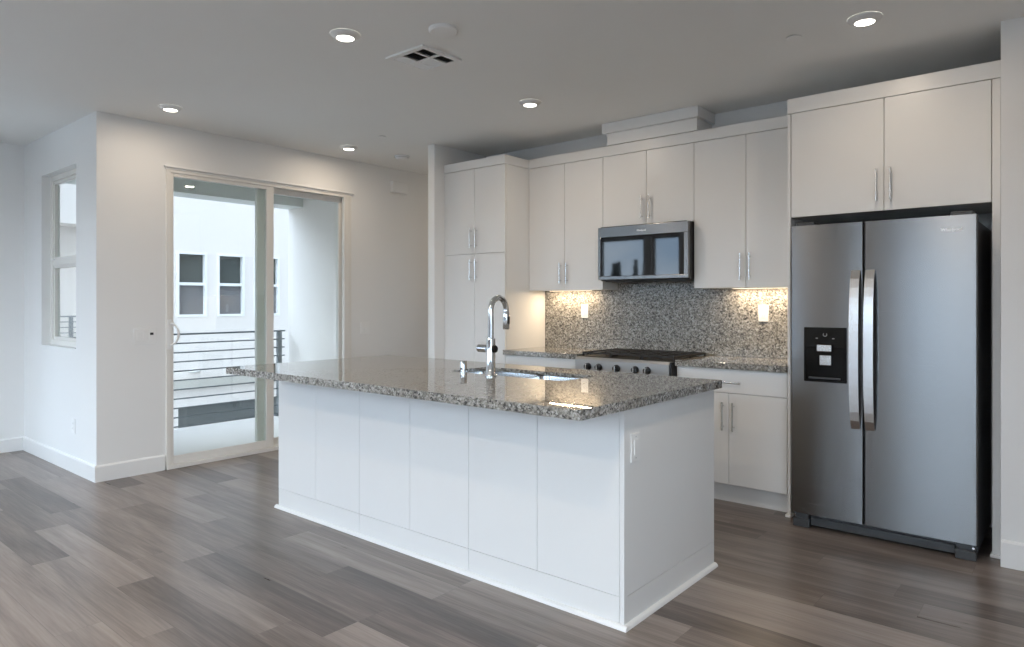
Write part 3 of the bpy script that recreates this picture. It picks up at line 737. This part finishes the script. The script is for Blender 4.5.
def lettering(text, size, x, y, z, parent, name='lettering', m='letter', extr=.0006):
    cu = bpy.data.curves.new('lettering', 'FONT'); cu.body = text; cu.size = size; cu.align_x = 'CENTER'; cu.align_y = 'CENTER'; cu.extrude = extr; cu.offset = size*.02
    tmp = bpy.data.objects.new('lettering_tmp', cu); COL.objects.link(tmp)
    dg = bpy.context.evaluated_depsgraph_get(); me = bpy.data.meshes.new_from_object(tmp.evaluated_get(dg))
    bpy.data.objects.remove(tmp); bpy.data.curves.remove(cu)
    me.transform(Matrix.Translation(Vector((x, y, z)) - Vector(ORI[parent.name])) @ Matrix.Rotation(R(90), 4, 'X'))
    me.materials.clear(); me.materials.append(M[m])
    o = bpy.data.objects.new(name, me); COL.objects.link(o); o.parent = parent; ORI[o.name] = ORI[parent.name]
    return o
lettering('Whirlpool', .019, -2.56, my-.0008, 1.872, dr)

# ------------------------------------------------------------------ range
t = thing('gas_range', 'stainless gas range with black knobs and cast iron grates', 'range', (-2.56, 4.56, 0))
rx0, rx1, ry = -2.9535, -2.163, 4.262
obj('body', B(rx0+.003, rx1-.001, ry+.05, 4.875, .05, .905, .003), 'charcoal', t)
bm = bmesh.new(); prism(bm, [(ry, .80), (ry+.049, .80), (ry+.049, .918), (ry+.006, .918), (ry-.004, .90)], 'x', rx0, rx1-.014)
cp = obj('control_panel', bm, 'steelh', t)
obj('side_trim', B(rx1-.0135, rx1, ry+.004, ry+.06, .79, .916, .002), 'dark', t)
od = obj('oven_door', B(rx0, rx1-.002, ry+.008, ry+.049, .22, .792, .006), 'steelh', t)
obj('oven_window', B(rx0+.12, rx1-.12, ry+.006, ry+.0085, .36, .66, .002), 'blackglass', od)
bm = bmesh.new(); cyl(bm, (rx0+.05, ry-.045, .745), (rx1-.05, ry-.045, .745), .012, n=16)
for xx in (rx0+.08, rx1-.08): cyl(bm, (xx, ry+.0075, .745), (xx, ry-.045, .745), .008, n=12)
obj('oven_handle', bm, 'steelbar', od)
obj('storage_drawer', B(rx0, rx1-.002, ry+.008, ry+.049, .06, .215, .006), 'steelh', t)
for fx_ in (rx0+.05, rx1-.05):
    for fy_ in (ry+.12, 4.8):
        bm = bmesh.new(); cyl(bm, (fx_, fy_, 0), (fx_, fy_, .05), .02, n=14); obj('foot', bm, 'dark', t)
for kx in (-2.836, -2.742, -2.590, -2.437, -2.343):
    bm = bmesh.new(); cyl(bm, (kx, ry-.0022, .851), (kx, ry-.010, .851), .0275, .026, n=26)
    cyl(bm, (kx, ry-.010, .851), (kx, ry-.036, .851), .0215, .019, n=22)
    k_ = obj('knob', bm, 'dark', t)
    obj('knob_grip', B(kx-.005, kx+.005, ry-.042, ry-.034, .832, .870, .002), 'nickel', k_)
obj('cooktop', B(rx0+.002, rx1-.001, ry+.0495, 4.875, .906, .922, .004), 'castiron', t)
for i in range(2):
    for j in range(2):
        bm = bmesh.new(); lathe(bm, (rx0+.21+.37*i, ry+.18+.29*j, .922), [(0, .016), (.03, .016), (.036, .012), (.045, .010), (.05, 0)], 24); obj('burner', bm, 'castiron', t)
bm = bmesh.new(); lathe(bm, (-2.56, ry+.32, .922), [(0, .016), (.03, .016), (.036, .012), (.05, 0)], 24); obj('burner', bm, 'castiron', t)
def grate(x0, x1):
    bm = bmesh.new(); y0, y1, z0, z1 = ry+.075, 4.855, .938, .953
    w = .011
    for x in (x0, x1-w): box(bm, x, x+w, y0, y1, z0, z1, .002)
    n = 5
    for k in range(n):
        y = y0 + (y1-y0-w)*k/(n-1); box(bm, x0+w, x1-w, y, y+w, z0+.002, z1, .002)
    xm = (x0+x1)/2
    for k in range(2):
        ya = y0 + (y1-y0-w)*(2*k)/(n-1)+w; yb = y0 + (y1-y0-w)*(2*k+2)/(n-1)
        box(bm, xm-w/2, xm+w/2, ya, yb, z0+.002, z1, .002)
    for x in (x0, x1-w):
        for y in (y0, (y0+y1)/2, y1-w): box(bm, x, x+w, y, y+w, .9222, z0, 0)
    obj('grate', bm, 'castiron', t)
gw = (rx1-rx0-.03)/3
for k in range(3): grate(rx0+.012+gw*k+.002*k, rx0+.012+gw*(k+1)+.002*k-.002)

# ------------------------------------------------------------------ refrigerator
t = thing('refrigerator', 'stainless side-by-side refrigerator with a black water dispenser', 'refrigerator', (-.88, 4.5, 0))
f0, f1, fy0, fyb = -1.338, -.419, 4.17, 4.245
obj('cabinet', B(f0+.006, f1-.004, fyb, 4.87, .03, 1.752, .006), 'charcoal', t)
def fridge_door(x0, x1):
    """front gently bowed, rounded sides"""
    bm = bmesh.new(); n = 16; pts = [(x0, fyb-.012)]
    for k in range(n+1):
        u = .5-.5*math.cos(math.pi*k/n); x = x0 + (x1-x0)*u
        e = min(u, 1-u)*(x1-x0)
        y = fy0 + (.004*(1-math.sqrt(max(0, 1-(1-min(e, .004)/.004)**2))) if e < .004 else 0) + .003*(2*u-1)**2
        pts.append((x, y))
    pts.append((x1, fyb-.012))
    prism(bm, pts, 'z', .088, 1.778)
    bm.normal_update()
    for f in bm.faces:
        if abs(f.normal.x) > .9 or abs(f.normal.z) > .9 or f.normal.y > .5: f.material_index = 1
        else: f.smooth = True
    return bm
xs_ = -.945
dl = obj('freezer_door', fridge_door(f0, xs_-.004), ['steel', 'charcoal'], t)
drr = obj('fridge_door', fridge_door(xs_+.004, f1), ['steel', 'charcoal'], t)
for d_, a, b in ((dl, f0, xs_-.004), (drr, xs_+.004, f1)):
    obj('gasket', B(a+.008, b-.008, fyb-.0118, fyb-.0002, .095, 1.77), 'dark', d_)
def fridge_handle(d_, xc):
    n = 18; w = .024; bm = bmesh.new(); L_ = []
    z0, z1 = .618, 1.508
    for k in range(n+1):
        u = k/n; z = z0+(z1-z0)*u; o = .060*(1-abs(2*u-1)**2.6)**.55 if 0 < u < 1 else 0
        yo = fy0 - .004 - o*.86 - .006
        L_.append([bm.verts.new(p) for p in ((xc-w, yo, z), (xc+w, yo, z), (xc+w*.92, yo+.014, z), (xc-w*.92, yo+.014, z))])
    for P, Q in zip(L_, L_[1:]):
        for i in range(4): bm.faces.new((P[i], P[(i+1)%4], Q[(i+1)%4], Q[i]))
    bm.faces.new(L_[0][::-1]); bm.faces.new(L_[-1])
    bmesh.ops.bevel(bm, geom=[e for e in bm.edges if abs(e.verts[0].co.z-e.verts[1].co.z) > .01], offset=.003, segments=2, affect='EDGES')
    obj('handle', bm, 'steelbar', d_)
fridge_handle(dl, xs_-.038); fridge_handle(drr, xs_+.036)
# dispenser
dx0, dx1, dz0, dz1 = -1.262, -1.032, .868, 1.183
bm = bmesh.new(); yb_ = fy0-.0005
fr_ = .016
box(bm, dx0, dx1, yb_-.008, yb_+.006, 1.063, dz1, .004)
box(bm, dx0, dx0+fr_, yb_-.008, yb_+.006, dz0, 1.063, .003); box(bm, dx1-fr_, dx1, yb_-.008, yb_+.006, dz0, 1.063, .003)
box(bm, dx0+fr_, dx1-fr_, yb_-.008, yb_+.006, dz0, dz0+fr_, .003)
box(bm, dx0+fr_, dx1-fr_, yb_-.0035, yb_+.006, dz0+fr_, 1.063, .001)
dp = obj('dispenser', bm, 'dispblack', dl)
obj('nozzle', B(-1.185, -1.105, yb_-.030, yb_-.0085, 1.045, 1.085, .004), 'nickel', dp)
obj('paddle', B(-1.172, -1.108, yb_-.022, yb_-.0038, .965, 1.024, .004), 'nickel', dp)
obj('drip_tray', B(dx0+.03, dx1-.03, yb_-.022, yb_-.004, dz0+.018, dz0+.028, .002), 'charcoal', dp)
bm = bmesh.new()
for k, xx in enumerate((-1.19, -1.10)): box(bm, xx-.006, xx+.006, yb_-.0086, yb_-.008, 1.118, 1.122)
tube(bm, [(-1.145 + .010*math.cos(a), yb_-.0083, 1.142 + .010*math.sin(a)) for a in [R(140+k*26) for k in range(11)]], .0014, 6)
obj('icons', bm, 'plastic_sh', dp)
lettering('Whirlpool', .0225, -.530, fy0-.0008, 1.705, drr)
# hinge covers, grille, feet
for a, b in ((f0+.02, f0+.12), (f1-.12, f1-.02)): obj('hinge_cover', B(a, b, 4.20, 4.33, 1.7795, 1.80, .004), 'charcoal', t)
bm = bmesh.new(); box(bm, f0+.10, f1-.10, 4.212, 4.235, .016, .062, .003); box(bm, f0+.10, f1-.10, 4.216, 4.235, .064, .082, .001)
obj('grille', bm, 'charcoal', t)
for a, b in ((f0+.006, f0+.098), (f1-.098, f1-.006)):
    bm = bmesh.new(); box(bm, a, b, 4.188, 4.244, .002, .05, .003); box(bm, a+.004, b-.004, 4.192, 4.244, .056, .084, .002)
    box(bm, a+.01, b-.01, 4.20, 4.244, .05, .056)
    q = obj('leveling_foot', bm, 'charcoal', t)
    bm = bmesh.new(); xx = a+.012 if a < -1 else b-.012
    cyl(bm, (xx, 4.189, .068), (xx, 4.186, .068), .006, n=12); obj('screw', bm, 'nickel', q)

# ------------------------------------------------------------------ ceiling fixtures
def downlight(label, x, y, e=6):
    t = thing('recessed_light', label, 'ceiling light', (x, y, CE), 'round recessed ceiling lights')
    bm = bmesh.new(); lathe(bm, (x, y, CE), [(.079, -.0004), (.079, -.004), (.066, -.016), (.047, -.024), (.045, -.022)], 40); obj('trim_ring', bm, 'plastic', t)
    bm = bmesh.new(); lathe(bm, (x, y, CE), [(.046, -.0225), (.03, -.0240), (0, -.0242)], 36); obj('lens', bm, 'lens', t)
    lamp('downlight_glow', 'AREA', (x, y, CE-.0255), (0, 0, 0), t, energy=e, color=(1, .83, .65), shape='DISK', size=.088)
downlight('lit recessed ceiling light near the square air vent', -2.99, 2.19)
downlight('lit recessed ceiling light over the corner between narrow window and sliding door', -5.07, 2.19, 3.5)
downlight('lit recessed ceiling light over the far end of the sliding door', -5.12, 3.79, 3.5)
downlight('lit recessed ceiling light over the aisle before the tall pantry', -3.0, 3.77)
downlight('lit recessed ceiling light above the refrigerator', -.84, 3.73, 3.4)
downlight('lit recessed ceiling light in the hallway past the wall end', -5.05, 6.4)
for where, x, y in (('before the rear windows', -5.1, -.9), ('before the rear wall between its windows', -3.0, -.9), ('before the wide rear window', -.84, -.9), ('over the middle of the living area', -3.0, .55), ('behind the camera over the open floor', -.84, .55), ('over the open floor before the island end', -.84, 2.19)):  # all unseen; rear ones partly read off reflections, added mainly for fill light
    downlight('lit unseen recessed ceiling light ' + where, x, y, 8 if y > 2 else 8 if y > 0 else 14)

vx0, vx1, vy0, vy1 = -3.09, -2.778, 2.543, 2.852
t = thing('ceiling_vent', 'square white louvred air vent on the ceiling', 'vent', (-2.934, 2.7, CE))
cols = [(-3.058, -2.988), (-2.976, -2.888), (-2.874, -2.806)]; rows = [(2.578, 2.690), (2.712, 2.822)]
bm = bmesh.new()
ysv = [vy0, rows[0][0], rows[0][1], rows[1][0], rows[1][1], vy1]
for k in (0, 2, 4): box(bm, vx0, vx1, ysv[k], ysv[k+1], CE-.012, CE-.0004, .001)
for r0, r1 in rows:
    for a, b in ((vx0, cols[0][0]), (cols[0][1], cols[1][0]), (cols[1][1], cols[2][0]), (cols[2][1], vx1)): box(bm, a, b, r0, r1, CE-.012, CE-.0004, .0005)
obj('frame', bm, 'plastic', t)
for ri, (r0, r1) in enumerate(rows):
    for ci, (a, b) in enumerate(cols):
        dark = (ri, ci) in ((0, 1), (0, 2), (1, 2))
        obj('duct_shade', B(a, b, r0, r1, CE-.0016, CE-.0004), 'charcoal', t)  # dark sheet standing in for the shade inside the duct
        bm = bmesh.new(); n = 7
        for k in range(n):
            y = r0 + (r1-r0)*(k+.5)/n; s = .0055
            sg = 1 if dark else -1
            ya, yb2 = (y-s, y+s)
            za, zb2 = (CE-.0125, CE-.003) if sg > 0 else (CE-.003, CE-.0125)
            vs = [bm.verts.new(p) for p in ((a, ya, za), (b, ya, za), (b, yb2, zb2), (a, yb2, zb2), (a, ya+.0008, za), (b, ya+.0008, za), (b, yb2+.0008, zb2), (a, yb2+.0008, zb2))]
            for q in ((0,1,2,3),(7,6,5,4),(0,4,5,1),(1,5,6,2),(2,6,7,3),(3,7,4,0)): bm.faces.new([vs[i] for i in q])
        obj('louvers', bm, 'charcoal' if dark else 'plastic', t)  # blades of the open cells coloured dark for the shade between them
t = thing('ceiling_speaker', 'plain round white cover on the ceiling beside the square vent', 'ceiling cover', (-2.546, 2.474, CE))
bm = bmesh.new(); lathe(bm, (-2.546, 2.474, CE), [(.074, -.0004), (.074, -.012), (.066, -.018), (0, -.020)], 40); obj('cover', bm, 'plastic', t)
for label, x, y in (('small round white sprinkler cover on the ceiling near the sliding door', -4.587, 3.737), ('small round white sprinkler cover on the ceiling near the refrigerator', -1.189, 3.753)):
    t = thing('sprinkler_cover', label, 'sprinkler', (x, y, CE), 'ceiling sprinkler covers')
    bm = bmesh.new(); lathe(bm, (x, y, CE), [(.030, -.0004), (.030, -.004)], 28); obj('collar', bm, 'plastic_sh', t)
    bm = bmesh.new(); lathe(bm, (x, y, CE), [(0, -.0045), (.040, -.005), (.040, -.007), (0, -.008)], 32); obj('cover', bm, 'plastic', t)
t = thing('smoke_detector', 'white smoke detector on the ceiling at the hallway entrance', 'smoke detector', (-5.048, 4.357, CE))
bm = bmesh.new(); lathe(bm, (-5.048, 4.357, CE), [(.072, -.0004), (.072, -.012)], 36); obj('base', bm, 'plastic', t)
bm = bmesh.new(); lathe(bm, (-5.048, 4.357, CE), [(.066, -.0125), (.064, -.022), (.050, -.036), (0, -.040)], 36); obj('cover', bm, 'plastic', t)
bm = bmesh.new(); lathe(bm, (-5.048, 4.357, CE), [(.0665, -.016), (.0668, -.020)], 36); obj('vent_slot', bm, 'plastic_sh', t)
